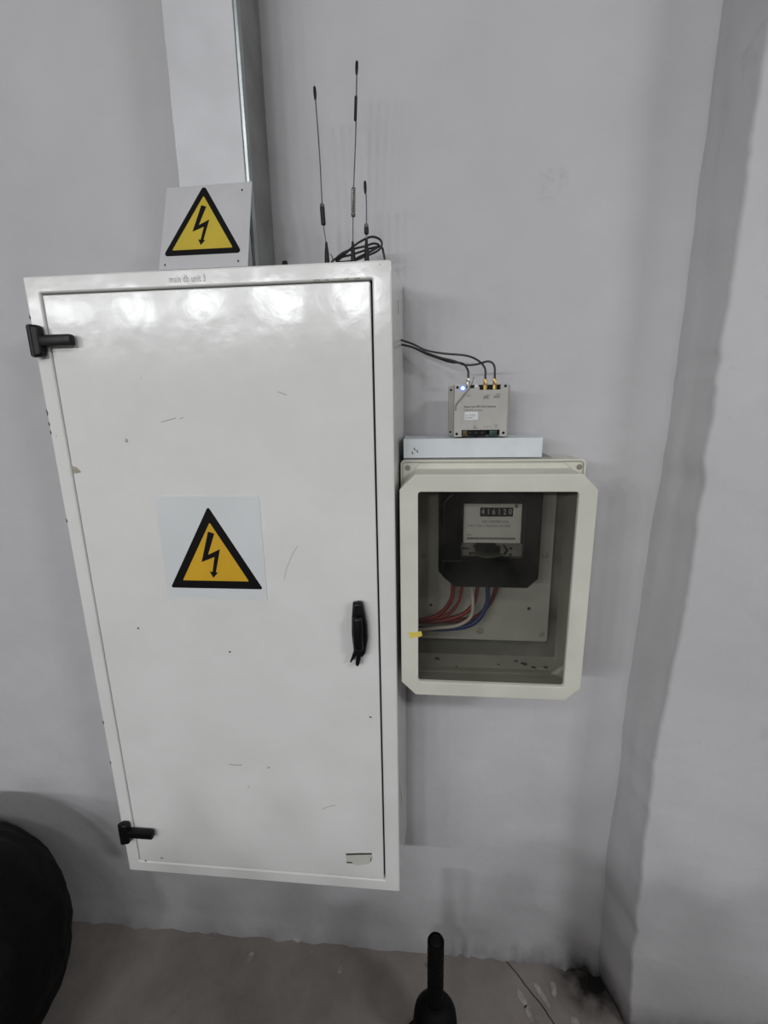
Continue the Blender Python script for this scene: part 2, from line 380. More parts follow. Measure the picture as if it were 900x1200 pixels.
wr = grid_obj('wall_right', frange(0, 1, 14) + frange(1, 2, 6)[1:] + frange(2, 2.7, 40)[1:] + [3.5, HX1 + 1.5], zs, pier_f, WALL); tag(wr, kind='structure')
def plain(name, x0, x1, y0, y1, z0, z1, m):
    return tag(obj(name, box(x0, x1, y0, y1, z0, z1), m, None, None), kind='structure')
plain('wall_left', HX0 - .1, HX0, HY0, 0, 0, HZ, WALL)
plain('wall_front', HX0, HX1, HY0 - .1, HY0, 0, HZ, WALL)
plain('wall_far', HX1, HX1 + .1, HY0, -.13, 0, HZ, WALL)
plain('ceiling', HX0, HX1, HY0, .1, HZ, HZ + .1, CEIL)
# added unseen blocker behind the camera; keeps lamp light off the wall foot
prof_ = [(-2.4 + .1 * i, .70 + .17 * math.sin(i * .78) + .10 * math.sin(i * 2.1 + 1) + .05 * math.sin(i * 5.3)) for i in range(45)]
tag(slab('lamp_blocker', [[(-2.4, 0)] + prof_ + [(2.0, 0)]], -1.32, -1.12, mat('dark_lamp_blocker', (.05, .05, .052), .7)), kind='structure')
# floor: a screed with one open crack running out from the foot of the wall
crack = [(.205, .06), (.208, -.004), (.222, -.022), (.233, -.033), (.246, -.052), (.262, -.072), (.281, -.094), (.296, -.118), (.318, -.150), (.360, -.205), (.45, -.33), (.62, -.52), (.9, -.8)]
fl = plain('floor', HX0, HX1, HY0, .1, -.06, -.025, mat('dark_crack_base', (.012, .011, .010), .9))  # near-black underlayer that shows through the crack
def poly_slab(name, pts, z0, z1, m, parent, bev=0):
    bm = bmesh.new(); a = [bm.verts.new((x, y, z0)) for x, y in pts]; b = [bm.verts.new((x, y, z1)) for x, y in pts]
    bm.faces.new(b); bm.faces.new(a[::-1])
    for i in range(len(pts)): bm.faces.new((a[i], a[(i + 1) % len(pts)], b[(i + 1) % len(pts)], b[i]))
    return obj(name, bm, m, parent, None)
def jag(pts, off):
    out = []
    for (a, b), (c, d) in zip(pts, pts[1:]):
        for k in range(5):
            t = k / 5; x = a + (c - a) * t; y = b + (d - b) * t
            out.append((x + off + .0022 * noise.noise(Vector((x * 90, y * 90, off * 50))), y + off * .4))
    out.append((pts[-1][0] + off, pts[-1][1])); return out
lc = jag(crack, -.0016); rc = jag(crack, .0018)
poly_slab('screed', [(HX0, .06)] + lc + [(.9, HY0), (HX0, HY0)], -.025, 0, FLOOR, fl)
poly_slab('screed', rc[::-1] + [(HX1, .06), (HX1, HY0), (.91, HY0)], -.025, 0, FLOOR, fl)
def blob(cx_, cy_, rx, ry, rot, seed, n=18):
    out = []
    for i in range(n):
        a = i * math.tau / n; k = 1 + .35 * noise.noise(Vector((math.cos(a) * 1.5, math.sin(a) * 1.5, seed)))
        x, y = rx * k * math.cos(a), ry * k * math.sin(a); c, s = math.cos(rot), math.sin(rot)
        out.append((cx_ + x * c - y * s, cy_ + x * s + y * c))
    return out
spots = [(-.475, -.055, .016, .007, 1.1, 1), (-.62, -.19, .012, .005, .9, 2), (-.225, -.062, .010, .006, 1.3, 3), (-.60, -.012, .010, .007, .6, 9), (-.40, -.06, .006, .003, 1.2, 14), (-.31, -.03, .005, .003, 1, 15), (.235, -.085, .007, .022, .45, 4), (.262, -.135, .012, .040, .5, 5), (.285, -.070, .007, .030, .5, 6),
         (.318, -.058, .007, .018, -.1, 7), (.352, -.125, .012, .014, .1, 8), (.205, -.125, .004, .003, 0, 11)]
for s_ in spots:
    poly_slab('paint_spot', blob(*s_), -.001, .0009, PAINTSPOT, fl)
# plaster crumbs and drips at the junction of wall and floor
for cx_, cy_, r_, sd in ((.140, .001, .026, 1), (-.36, .002, .016, 3)):
    poly_slab('plaster_lip', blob(cx_, cy_, r_, .010, 0, sd), -.002, .006, WALL, fl)

# ---------------------------------------------------------------- electrical cabinet
CX0, CX1, CZ0, CZ1, CY = -.683, -.059, .408, 1.664, -.163
cab = thing('electrical_cabinet', 'large white enamelled steel electrical cabinet with a hinged door, on the wall', 'cabinet', (-.371, 0, CZ0))
shell = slab('body_shell', [rect(CX0 + .002, CX1 - .002, CZ0 + .002, CZ1 - .002, .003), rect(CX0 + .004, CX1 - .004, CZ0 + .004, CZ1 - .004, .002)], -.150, -.001, ENAMEL, cab)
for v in shell.data.vertices:                      # the hand-welded body widens a little towards the wall on this side
    if v.co.x + wloc(cab).x > -.1: v.co.x += max(0, .15 + v.co.y) / .15 * .0105
slab('back_panel', [rect(CX0 + .004, CX1 - .004, CZ0 + .004, CZ1 - .004)], -.006, -.002, ENAMEL, cab)
DX0, DX1, DZ0, DZ1 = -.6535, -.0935, .4385, 1.6345
ff = slab('front_frame', [rect(CX0, CX1, CZ0, CZ1, .004), rect(DX0 - .0022, DX1 + .0034, DZ0 - .0014, DZ1 + .0026, .002)], CY, -.145, ENAMEL, cab, bev=.0030)
door = slab('door', [rect(DX0, DX1, DZ0, DZ1, .003)], CY + .0015, -.146, ENAMEL, cab, bev=.0020)
# black strip added behind the door gap to paint in its shade
slab('gap_shade_strip', [rect(DX0 - .012, DX1 + .014, DZ0 - .012, DZ1 + .014), rect(DX0 + .01, DX1 - .012, DZ0 + .01, DZ1 - .01)], -.1445, -.138, BLACKM, cab)
text('lettering', 'main db unit 3', -.4245, 1.6490, CY - .0002, .0155, INKF, ff, xs=.66, space=1.05)
def hinge(zc, k=1):
    h = slab('hinge', [rect(-.6795, -.6585, zc - .026, zc + .026, .007)], CY - .016, CY - .0003, BLACKP, cab, bev=.004)
    bm = bmesh.new(); box_into(bm, -.6790, -.6035, CY - .0150, CY - .0006, zc - .0095, zc + .0095, bev=.004)
    obj('hinge_arm', bm, BLACKP, h)
    cyl_o = obj('hinge_pin', cyl((-.6745, CY - .011, zc - .0265), (-.6745, CY - .011, zc + .0265), .0065, bev=.002), BLACKP, h)
hinge(1.560); hinge(.525)
# swing handle: long boat-shaped lever that forks at the lower end
hb = slab('door_handle', [[(-.139, .992), (-.136, .985), (-.122, .982), (-.1165, .990), (-.1115, 1.020), (-.1125, 1.050), (-.116, 1.072), (-.1195, 1.090), (-.127, 1.0925), (-.1375, 1.0905), (-.1405, 1.060), (-.1415, 1.028)]], CY - .017, CY - .0003, BLACKP, door, bev=.005)
box_into(bm := bmesh.new(), -.137, -.119, CY - .028, CY - .014, 1.000, 1.068, bev=.006, seg=3); obj('handle_grip', bm, BLACKP, cab)
slab('handle_tine', [[(-.1385, .996), (-.147, .970), (-.1445, .9695), (-.134, .986)]], CY - .014, CY - .002, BLACKP, cab, bev=.001)
slab('handle_tine', [[(-.1330, .990), (-.1365, .966), (-.1330, .961), (-.129, .966), (-.124, .988)]], CY - .014, CY - .002, BLACKP, cab, bev=.001)
obj('key_plug', cyl((-.1255, CY - .017, 1.079), (-.1255, CY - .0185, 1.079), .006, bev=.0005), BLACKM, cab)
# warning symbol, shared by the sticker on the door and the loose plate on top
BOLT = [(-.0046, .1124), (.0070, .1085), (-.0095, .0672), (.0148, .0786), (.0022, .0330), (.0062, .0320), (-.0038, .0216), (-.0098, .0345), (-.0042, .0335), (.0027, .0630), (-.0235, .0529)]
def symbol(parent, y, mtx, ox, oz, ys, yellow, rr, fat=1.0, px='x'):
    tri = [(0, .1600), (.0912, 0), (-.0912, 0)]
    yt = [(0, .1600 - .0305), (.0650, .0155), (-.0650, .0155)] if fat == 1.0 else [(0, .1600 - .026), (.0700, .0125), (-.0700, .0125)]
    T = lambda L_: [(ox + a * ys, oz + b * ys) for a, b in L_]
    def s(name, lp, k, m):
        return slab(name, [lp], y - .0003 * k, y - .0003 * (k - 1), m, parent, mtx=(mtx @ Matrix.Translation((0, y - .0003 * (k - .5), 0))) if mtx else None, sharp=None)
    s('black_triangle', rtri(T(tri), rr), 1, PRINTK)
    s('yellow_triangle', rtri(T(yt), .0012), 2, yellow)
    s('lightning_arrow', T([(a, b) for a, b in BOLT]), 3, PRINTK)
stk = slab('warning_sticker', [rect(-.4995, -.3030, 1.0875, 1.2875, .001)], CY + .0006, CY + .0015, STICKER, cab)
symbol(stk, CY + .0006, None, -.4005, 1.1085, 1.0, PRINTY, .003)
# torn label, tape residue and scratches on the paint
rs = slab('label_residue', [[(-.1745, .4995), (-.120, .5055), (-.1165, .497), (-.124, .478), (-.150, .471), (-.1745, .478)]], CY + .0009, CY + .0015, mat('pale_label_rest', (.62, .62, .57), .5), cab)
slab('label_edge', [[(-.1755, .5010), (-.1735, .4965), (-.150, .5000), (-.1185, .5035), (-.1180, .5075), (-.140, .5055)]], CY + .0006, CY + .0009, DIRT, rs)
slab('label_edge', [[(-.1745, .4790), (-.163, .4795), (-.160, .4765), (-.1735, .4755)]], CY + .0006, CY + .0009, DIRT, rs)
slab('label_edge', [[(-.1185, .4960), (-.1200, .4860), (-.1225, .4830), (-.1203, .4955)]], CY + .0006, CY + .0009, DIRT, rs)
slab('tape_residue', [[(-.6530, 1.329), (-.6520, 1.3435), (-.645, 1.342), (-.640, 1.337), (-.637, 1.332)]], CY + .0008, CY + .0015, TAN, cab)
def scratch(pts, wd=.0006, m=None):
    L_ = [(x, z + wd) for x, z in pts] + [(x, z - wd) for x, z in pts[::-1]]
    slab('scratch', [L_], CY + .0011, CY + .0016, m or mat_scratch, cab, sharp=None)
mat_scratch = mat('paint_scratch', (.38, .37, .35), .6)
scratch([(-.470, 1.420), (-.455, 1.424), (-.442, 1.427)], .0007); scratch([(-.435, 1.425), (-.428, 1.428)], .0006)
scratch([(-.268, 1.128), (-.262, 1.150), (-.250, 1.176), (-.238, 1.195)], .0007)
scratch([(-.415, .712), (-.400, .711), (-.388, .712)], .0009); scratch([(-.222, .612), (-.205, .622), (-.192, .625)], .0006)
scratch([(-.255, 1.468), (-.240, 1.462)], .0006)
for (x_, z_) in ((-.640, .4370), (-.600, .449), (-.572, 1.02), (-.388, .975), (-.113, .842)):
    slab('paint_chip', [blob(x_, z_, .0022, .0018, 0, x_ * 40, 8)], CY + .0010, CY + .0016, DIRT, cab, sharp=None)
for z_, h_ in ((1.44, .006), (1.42, .004), (1.405, .004), (1.24, .004), (1.60, .004), (.80, .005), (.70, .004)):
    slab('paint_chip', [[(CX0 + .0006, z_ - h_), (CX0 + .0030, z_ - h_ * .4), (CX0 + .0024, z_ + h_ * .5), (CX0 + .0004, z_ + h_)]], CY - .0003, CY + .0002, DIRT, cab, sharp=None)
for x_, l_ in ((-.185, .012), (-.165, .005), (-.135, .008), (-.118, .009)):
    slab('paint_chip', [[(x_, DZ1 + .0030), (x_ + l_, DZ1 + .0032), (x_ + l_ * .9, DZ1 + .0055), (x_ + l_ * .1, DZ1 + .0050)]], CY - .0003, CY + .0002, TAN, cab, sharp=None)
# bits of rust on the side
for y_, z_ in ((-.12, .62), (-.10, .58), (-.11, 1.30), (-.05, .95), (-.07, 1.60)):
    obj('rust_mark', box(CX1 - .0030 + (.15 + y_) * .07, CX1 - .0014 + (.15 + y_) * .07, y_, y_ + .010, z_, z_ + .022), TAN, cab)

# ---------------------------------------------------------------- cable trunking rising from the cabinet
tr = thing('cable_trunking', 'tall white metal cable trunking running up the wall from the cabinet', 'trunking', (-.352, 0, 1.664))
TX0, TX1, TZ0, TZ1 = -.412, -.2935, 1.6645, HZ - .002
slab('channel_body', [rect(TX0 + .001, TX1 - .001, TZ0, TZ1)], -.104, -.001, TRUNKSIDE, tr)
slab('front_cover', [rect(TX0, TX1 - .006, TZ0, TZ1)], -.1155, -.104, TRUNK, tr, bev=.0015)
slab('cover_lip', [rect(TX1 - .0045, TX1, TZ0, TZ1)], -.1150, -.099, GALV, tr)
slab('edge_seam', [rect(TX1 - .008, TX1 - .003, TZ0, TZ1)], -.1110, -.1042, BLACKM, tr)
obj('side_edge', box(TX0 - .0006, TX0 + .0012, -.1150, -.1040, TZ0, TZ1), GALV, tr)

# ---------------------------------------------------------------- warning plate leaning on the trunking
ANG = math.atan2(.038, .134)
wp = thing('warning_plate', 'loose white warning plate with a lightning triangle, leaning on the trunking above the cabinet', 'sign', (-.366, -.156, 1.6645))
T0 = Matrix.Translation((-.3665, -.157, 1.6650)) @ Matrix.Rotation(-ANG, 4, 'X')
def tl(y): return T0 @ Matrix.Translation((0, y, 0))
slab('plate', [[(-.0765, 0), (.0745, .0), (.0785, .1405), (-.0665, .1385)]], -.001, .001, PLATEW, wp, mtx=T0)
symbol(wp, -.0010, T0, -.0025, .0225, .735, PRINTY2, .0045, fat=.8)
for a, b in ((.0625, .127), (.0585, .009), (-.066, .008)):
    slab('screw_hole', [blob(a, b, .0014, .0018, 0, 1, 10)], -.0013, -.001, PRINTK, wp, mtx=tl(-.00115), sharp=None)

# ---------------------------------------------------------------- antennas on the cabinet top
def antenna(name, label, base, mid, tip, parts):
    b = Vector(base); o = thing(name, label, 'antenna', base, 'antennas on top of the cabinet')
    obj('magnet_base', lathe(b, b + Vector((0, 0, 1)), [(.0002, .013), (.006, .013), (.010, .010), (.014, .0045), (.034, .0038), (.041, .0030), (.052, .0018)]), BLACKP, o)
    obj('whip', tube([b + Vector((0, 0, .045)), Vector(mid), (Vector(mid) + Vector(tip)) / 2 + Vector((.0012, 0, 0)), Vector(tip)], .0011, 6, 6), STEEL, o)
    t = (Vector(tip) - Vector(mid)).normalized()
    obj('tip_cap', lathe(Vector(tip) - t * .018, Vector(tip), [(0, .0014), (.003, .0021), (.010, .0026), (.017, .0022), (.019, .001)], 10), BLACKP, o)
    for nm, z0, z1, r, m in parts:
        f = lambda z: Vector(mid) + (Vector(tip) - Vector(mid)) * ((z - mid[2]) / (tip[2] - mid[2])) if z >= mid[2] else b + (Vector(mid) - b) * ((z - b.z) / (mid[2] - b.z))
        p0, p1 = f(z0), f(z1); d = (p1 - p0).normalized(); ln = (p1 - p0).length
        if nm == 'spring_coil':
            q = d.to_track_quat('Z', 'Y').to_matrix(); n = int(ln / .0026) * 12
            pts = [p0 + d * (ln * i / n) + q @ Vector((r * math.cos(i * math.tau / 12), r * math.sin(i * math.tau / 12), 0)) for i in range(n + 1)]
            obj(nm, tube(pts, .00075, 5, smooth=False), m, o)
            obj('end_collar', lathe(p0 - d * .003, p0, [(0, .0014), (.001, .0034), (.004, .0034), (.005, .0014)], 10), STEEL, o)
            obj('end_collar', lathe(p1 - d * .001, p1 + d, [(0, .0034), (.003, .0034), (.005, .0012)], 10), STEEL, o)
        else:
            obj(nm, lathe(p0, p1, [(0, r * .5), (.0015, r), (ln - .0015, r), (ln, r * .5)], 12), m, o)
            if nm == 'coil_sleeve':
                obj('end_collar', lathe(p1 - d * .001, p1 + d, [(0, r * .95), (.004, r * .9), (.006, r * .4)], 10), STEEL, o)
    return o
antenna('whip_antenna', 'leftmost of the three antennas, tall tilted whip with one black sleeve low down', (-.1765, -.085, 1.6645), (-.1805, -.085, 1.752), (-.1850, -.085, 1.942),
        [('coil_sleeve', 1.742, 1.771, .0040, BLACKP)])
antenna('whip_antenna', 'tallest of the three antennas, in the middle, with a silver spring coil', (-.1315, -.080, 1.6645), (-.1285, -.080, 1.779), (-.1160, -.080, 1.974),
        [('spring_coil', 1.757, 1.795, .0034, NICKEL), ('upper_sleeve', 1.893, 1.928, .0024, BLACKP)])
antenna('whip_antenna', 'shortest antenna, rightmost of the three, rising from the coiled cable', (-.1065, -.090, 1.6645), (-.1060, -.090, 1.735), (-.1065, -.090, 1.802),
        [('coil_sleeve', 1.723, 1.735, .0038, BLACKP)])
def loop3(name, pts, r, m, label, group=None):
    return tag(obj(name, tube(pts, r, 8, 8), m), label, 'cable', group)
Yc = -.07
lp = [(-.176, -.078, 1.674), (-.168, -.074, 1.690), (-.150, -.06, 1.703), (-.135, -.055, 1.716), (-.118, -.058, 1.724), (-.100, -.065, 1.727), (-.086, -.07, 1.721), (-.082, -.072, 1.712), (-.090, -.070, 1.703), (-.112, -.064, 1.697), (-.135, -.060, 1.692),
      (-.158, -.064, 1.690), (-.163, -.071, 1.693), (-.150, -.078, 1.700), (-.133, -.066, 1.709), (-.115, -.050, 1.717), (-.098, -.056, 1.719), (-.088, -.064, 1.713), (-.098, -.066, 1.706), (-.120, -.060, 1.699), (-.148, -.056, 1.689), (-.164, -.062, 1.687),
      (-.155, -.070, 1.695), (-.138, -.052, 1.704), (-.118, -.046, 1.711), (-.106, -.050, 1.713), (-.085, -.06, 1.712), (-.080, -.064, 1.700), (-.0775, -.066, 1.684), (-.077, -.066, 1.668)]
loop3('coiled_cable', lp, .0019, RUBBER, 'black antenna cable coiled in loops on top of the cabinet')
loop3('cable_tie', [(-.170, -.066, 1.690), (-.172, -.058, 1.699), (-.176, -.055, 1.706)], .0009, GREYJ, 'thin grey cable tie end sticking up left of the coiled cable')
bm = lathe((-.247, -.10, 1.6646), (-.247, -.10, 2), [(0, .007), (.008, .007), (.017, .005), (.021, .004)], 12)
tag(obj('cable_gland', bm, BLACKP), 'small black gland on the cabinet top right of the trunking', 'gland')

# ---------------------------------------------------------------- meter enclosure
mb = thing('meter_enclosure', 'ivory plastic meter enclosure with a chamfered window lid, on the wall beside the cabinet', 'enclosure', (.116, 0, .888))
EX0, EX1, EZ0, EZ1 = -.0525, .2820, .890, 1.3415
slab('base_box', [rect(EX0 + .003, EX1 - .003, EZ0 + .003, EZ1 - .003, .006), rect(EX0 + .007, EX1 - .007, EZ0 + .007, EZ1 - .007, .004)], -.078, -.001, BEIGE, mb)
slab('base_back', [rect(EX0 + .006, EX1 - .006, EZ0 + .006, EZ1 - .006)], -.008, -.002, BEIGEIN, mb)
slab('base_rim', [rect(EX0, EX1, EZ0, EZ1, .008), chamf(-.0445, .2770, .9020, 1.3190, .027)], -.086, -.076, BEIGE, mb, bev=.0015)
slab('rim_lip', [rect(EX0, EX1, EZ0, EZ1, .008), rect(EX0 + .0035, EX1 - .0035, EZ0 + .0035, EZ1 - .0035, .006)], -.0925, -.0855, BEIGE, mb, bev=.001)
# corner screw lugs
for sx_, sz_ in ((0, 1), (1, 1), (0, 0), (1, 0)):
    x_ = EX0 + .004 if sx_ == 0 else EX1 - .004; z_ = EZ1 - .004 if sz_ else EZ0 + .004; a = 1 if sx_ == 0 else -1; b = -1 if sz_ else 1
    lg = slab('corner_lug', [[(x_, z_), (x_ + a * .034, z_), (x_, z_ + b * .034)]], -.088, -.078, BEIGE, mb, bev=.001)
    sc_ = Vector((x_ + a * (.0095 if a > 0 else .0065), -.088, z_ + b * .0105))
    obj('lug_screw', lathe(sc_, sc_ + Vector((0, -1, 0)), [(0, .0048), (.0015, .0048), (.0028, .0034)], 14), LUGSCREW, lg)
LX0, LX1, LZ0, LZ1, LY = -.0505, .2830, .8955, 1.3250, -.160
WX0, WX1, WZ0, WZ1 = -.0185, .2525, .9235, 1.2945
lid = slab('lid', [chamf(LX0, LX1, LZ0, LZ1, .027), rect(WX0, WX1, WZ0, WZ1, .005)], LY, LY + .010, BEIGE, mb, bev=.0012)
slab('lid_wall', [chamf(LX0 + .0005, LX1 - .0005, LZ0 + .0005, LZ1 - .0005, .027), chamf(LX0 + .004, LX1 - .004, LZ0 + .004, LZ1 - .004, .026)], LY + .009, -.086, BEIGE, mb)
slab('window_pane', [rect(WX0 - .008, WX1 + .008, WZ0 - .008, WZ1 + .008)], LY + .0102, LY + .0122, GLASS, mb)
slab('mounting_plate', [rect(EX0 + .012, .2500, .9480, 1.3250, .006)], -.034, -.030, MPLATE, mb, bev=.0005)
for x_, z_, r_ in ((.006, 1.026, .0032), (.209, 1.023, .0032), (.110, .969, .0075), (.238, .965, .0060), (.236, 1.140, .0060), (-.010, 1.136, .0050)):
    obj('plate_screw', lathe((x_, -.034, z_), (x_, -.04, z_), [(0, r_), (.0015, r_), (.003, r_ * .55)], 14), SCREW if r_ < .004 else mat('cream_screw_cap', (.42, .41, .34), .5), mb)
for i, (x_, y_, r_) in enumerate(((.205, -.040, .008), (.222, -.052, .006), (.190, -.030, .005), (.240, -.075, .006), (.225, -.090, .0045), (.150, -.045, .0035), (.247, -.050, .006), (.020, -.030, .007), (.060, -.060, .003), (.213, -.070, .004))):
    bm = bmesh.new(); pts_ = blob(x_, y_, r_, r_ * .6, -.7, i * 3.1, 12); c_ = bm.verts.new((x_, y_, .8972 + r_ * .35)); rg = [bm.verts.new((a, b, .8972)) for a, b in pts_]
    for k in range(12): bm.faces.new((rg[k], rg[(k + 1) % 12], c_))
    obj('dirt_clump', bm, DIRT, mb, None)
slab('yellow_tape', [[(-.0385, 1.0265), (-.0175, 1.0290), (-.0130, 1.0305), (-.0105, 1.0215), (-.0180, 1.0180), (-.0350, 1.0155), (-.0340, 1.0215)]], LY - .0006, LY - .0001, YTAPE, mb)

# ---------------------------------------------------------------- electricity meter inside
mt = thing('electricity_meter', 'black electricity meter with a mechanical counter behind the enclosure window', 'meter', (.115, -.034, 1.10))
MX0, MX1, MZ0, MZ1 = .0200, .2120, 1.0980, 1.2990
slab('base_case', [chamf(MX0, MX1, MZ0, MZ1, .023)], -.090, -.0345, METERB, mt, bev=.003)
slab('front_cover', [chamf(MX0 + .005, MX1 - .005, MZ0 + .004, MZ1 - .006, .026)], -.108, -.089, METERB, mt, bev=.005)
fp = slab('name_plate', [rect(.0650, .1695, 1.1880, 1.2625, .001)], -.1095, -.1080, METERP, mt)
ct = slab('counter', [rect(.0945, .1540, 1.2390, 1.2560, .001)], -.1105, -.1095, PRINTK, mt)
for i, ch in enumerate('416120'):
    text('digit', ch, .0995 + i * .00985, 1.2475, -.1106, .0150, INKW, ct, align='CENTER', xs=.8)
text('print_line', 'kWh 3x220/380V 50Hz', .0985, 1.2290, -.1096, .0062, INK, fp, xs=.82)
text('print_line', '10-40 A  Class 2  Type 4-wire  No. 0418', .0715, 1.2210, -.1096, .0060, INK, fp, xs=.78)
text('print_line', 'No.', .0715, 1.2035, -.1096, .0056, INK, fp)
slab('printed_bar', [rect(.0715, .1600, 1.1945, 1.1985)], -.1097, -.1095, INK, fp)
for k in range(22):
    slab('bar_tick', [rect(.0735 + k * .0039, .0747 + k * .0039, 1.1950, 1.1980)], -.1099, -.1097, METERP, fp)
obj('seal_screw', lathe((.159, -.1095, 1.2590), (.159, -.115, 1.2590), [(0, .0035), (.002, .0035), (.003, .002)], 12), METERG, mt)
ms = slab('mechanism_window', [rect(.0605, .1735, 1.1620, 1.1870, .001)], -.1090, -.1080, METERG, mt)
slab('wheel_housing', [rect(.0870, .1240, 1.1720, 1.1885, .002), ], -.1160, -.109, BLACKM, mt, bev=.001)
slab('wheel_housing', [rect(.1080, .1330, 1.1700, 1.1840, .001)], -.1150, -.109, BLACKM, mt, bev=.001)
obj('rotor_disc', lathe((.110, -.103, 1.1675), (.110, -.103, 1.2), [(0, .032), (.0012, .032)], 40), NICKEL, mt)
slab('magnet_arm', [[(.137, 1.1850), (.141, 1.1850), (.149, 1.1745), (.143, 1.1655), (.139, 1.1655), (.1445, 1.1745)]], -.1110, -.109, BLACKM, mt)
slab('lower_slot', [rect(.0760, .1290, 1.1640, 1.1695)], -.1094, -.109, PRINTK, mt)
slab('lower_slot', [rect(.0640, .0760, 1.1752, 1.1785)], -.1094, -.109, PRINTK, mt)
for x_, z_, r_ in ((.153, 1.1775, .0028), (.153, 1.1655, .0026), (.0865, 1.1815, .0026)):
    obj('mechanism_screw', lathe((x_, -.109, z_), (x_, -.12, z_), [(0, r_), (.001, r_), (.002, r_ * .6)], 10), BLACKM, mt)
for x_, z_ in ((.0800, 1.1850), (.0830, 1.1760)):
    obj('bright_pin', lathe((x_, -.109, z_), (x_, -.12, z_), [(0, .0014), (.002, .0014), (.003, .0008)], 10), NICKEL, mt)
slab('cover_glass', [rect(.0590, .1760, 1.1600, 1.2680, .002)], -.1210, -.1195, CLEAR, mt)
slab('glass_rim', [rect(.0575, .1775, 1.1585, 1.2695, .003), rect(.0605, .1745, 1.1620, 1.2660, .002)], -.1220, -.107, METERB, mt)
slab('terminal_cover', [[(.0500, 1.0990), (.1870, 1.0990), (.2060, 1.1180), (.2060, 1.1540), (.0260, 1.1540), (.0260, 1.1210)]], -.1095, -.107, METERB, mt, bev=.003)

def wire(pts, r, m, label):
    tag(obj('wire', tube(pts, r, 10, 8), m), label, 'wire', 'wires entering the meter from below')
y0 = -.062
def wy(L_, ya, yb): return [(x, ya + (yb - ya) * i / (len(L_) - 1), z) for i, (x, z) in enumerate(L_)]
wire([(.052, y0, 1.110)] + wy([(.050, 1.080), (.0475, 1.055), (.033, 1.030), (.010, 1.0145), (-.020, 1.008), (-.044, 1.007)], y0, -.075), .0046, REDW, 'thick red wire, leftmost of those under the meter')
wire([(.069, y0, 1.110)] + wy([(.0675, 1.079), (.062, 1.048), (.046, 1.024), (.020, 1.010), (-.019, 1.0025), (-.044, 1.001)], y0, -.066), .0034, REDW, 'red wire second from the left under the meter')
wire([(.101, y0 + .002, 1.110)] + wy([(.0995, 1.081), (.095, 1.049), (.084, 1.029), (.060, 1.012), (.020, 1.001), (-.019, .998), (-.044, .997)], y0 + .002, -.058), .0042, REDW, 'red wire between the white and blue wires under the meter')
wire([(.087, y0 - .012, 1.110)] + wy([(.0875, 1.080), (.0895, 1.045), (.084, 1.020), (.058, 1.0035), (.015, .9975), (-.019, .9945), (-.044, .993)], y0 - .012, -.088), .0034, WHITEW, 'white wire curving out from under the meter')
wire([(.119, y0 - .004, 1.110)] + wy([(.119, 1.081), (.118, 1.045), (.101, 1.012), (.074, .9965), (.027, .991), (-.019, .992), (-.044, .991)], y0 - .004, -.078), .0048, BLUEW, 'thick blue wire under the meter, lowest of the bundle')
wire([(.142, y0 + .012, 1.110)] + wy([(.139, 1.081), (.130, 1.046), (.108, 1.014), (.092, 1.004), (.070, .998), (.020, .996), (-.044, .995)], y0 + .012, -.044), .0046, DREDW, 'dark red wire, rightmost of those under the meter')

# ---------------------------------------------------------------- channel on top of the enclosure
ch = thing('mounting_channel', 'pale zinc mounting channel lying on top of the ivory enclosure', 'channel', (.08, -.045, 1.3420))
slab('front_flange', [rect(-.0465, .2035, 1.3455, 1.3805)], -.0920, -.0900, CHANNEL, ch, bev=.0004)
obj('top_web', box(-.0465, .2035, -.0900, -.002, 1.3787, 1.3805), CHANNEL, ch)
obj('back_flange', box(-.0465, .2035, -.0040, -.002, 1.3422, 1.3787), CHANNEL, ch)
obj('foot_strip', box(-.0465, .2250, -.0880, -.004, 1.3417, 1.3436), MODBACK, ch)
for x_, z_ in ((-.026, 1.362), (-.021, 1.358), (-.030, 1.355)):
    slab('scuff_mark', [blob(x_, z_, .0016, .0035, .3, x_ * 50, 9)], -.0923, -.092, INKL, ch, sharp=None)

# ---------------------------------------------------------------- radio gateway module
gw = thing('gateway_module', 'small grey electronic gateway module with a lit blue lamp, standing on the zinc channel', 'module', (.092, -.06, 1.3806))
bm = bmesh.new(); box_into(bm, .0365, .1480, -.0560, -.0400, 1.3830, 1.4740, bev=.0015); obj('rear_base', bm, MODBACK, gw)
bm = bmesh.new(); box_into(bm, .0500, .1400, -.0780, -.0540, 1.3880, 1.4745, bev=.001); obj('inner_body', bm, BLACKM, gw)
GX0, GX1, GZ0, GZ1 = .0455, .1400, 1.3830, 1.4760
fc = slab('front_cover', [[(GX0, GZ0), (.0595, GZ0), (.0595, 1.3950), (.1275, 1.3950), (.1275, GZ0), (GX1, GZ0), (GX1, GZ1), (.1265, GZ1), (.1265, 1.4655), (.0895, 1.4655), (.0895, 1.4710), (.0800, 1.4710), (.0800, 1.4685), (.0660, 1.4685), (.0660, GZ1), (GX0, GZ1)]], -.0880, -.0780, MODUL, gw, bev=.0008)
slab('raised_panel', [rect(.0590, .1270, 1.3975, 1.4635)], -.0886, -.0879, MODUL, gw)
slab('side_skirt', [rect(GX0, .0500, 1.3835, 1.4750)], -.0785, -.055, MODBACK, gw); slab('side_skirt', [rect(.1360, GX1 + .004, 1.3835, 1.4740)], -.0785, -.055, MODUL, gw)
for x_, z_ in ((.0505, 1.4705), (.1345, 1.4715), (.0505, 1.3885), (.1340, 1.3895)):
    obj('cover_screw', cyl((x_, -.0886, z_), (x_, -.0876, z_), .0024, seg=12), PRINTK, gw)
for x_, z_ in ((.0405, 1.4670), (.0405, 1.3900), (.1445, 1.4680), (.1445, 1.3905)):
    obj('base_screw', cyl((x_, -.0568, z_), (x_, -.0558, z_), .0020, seg=12), PRINTK, gw)
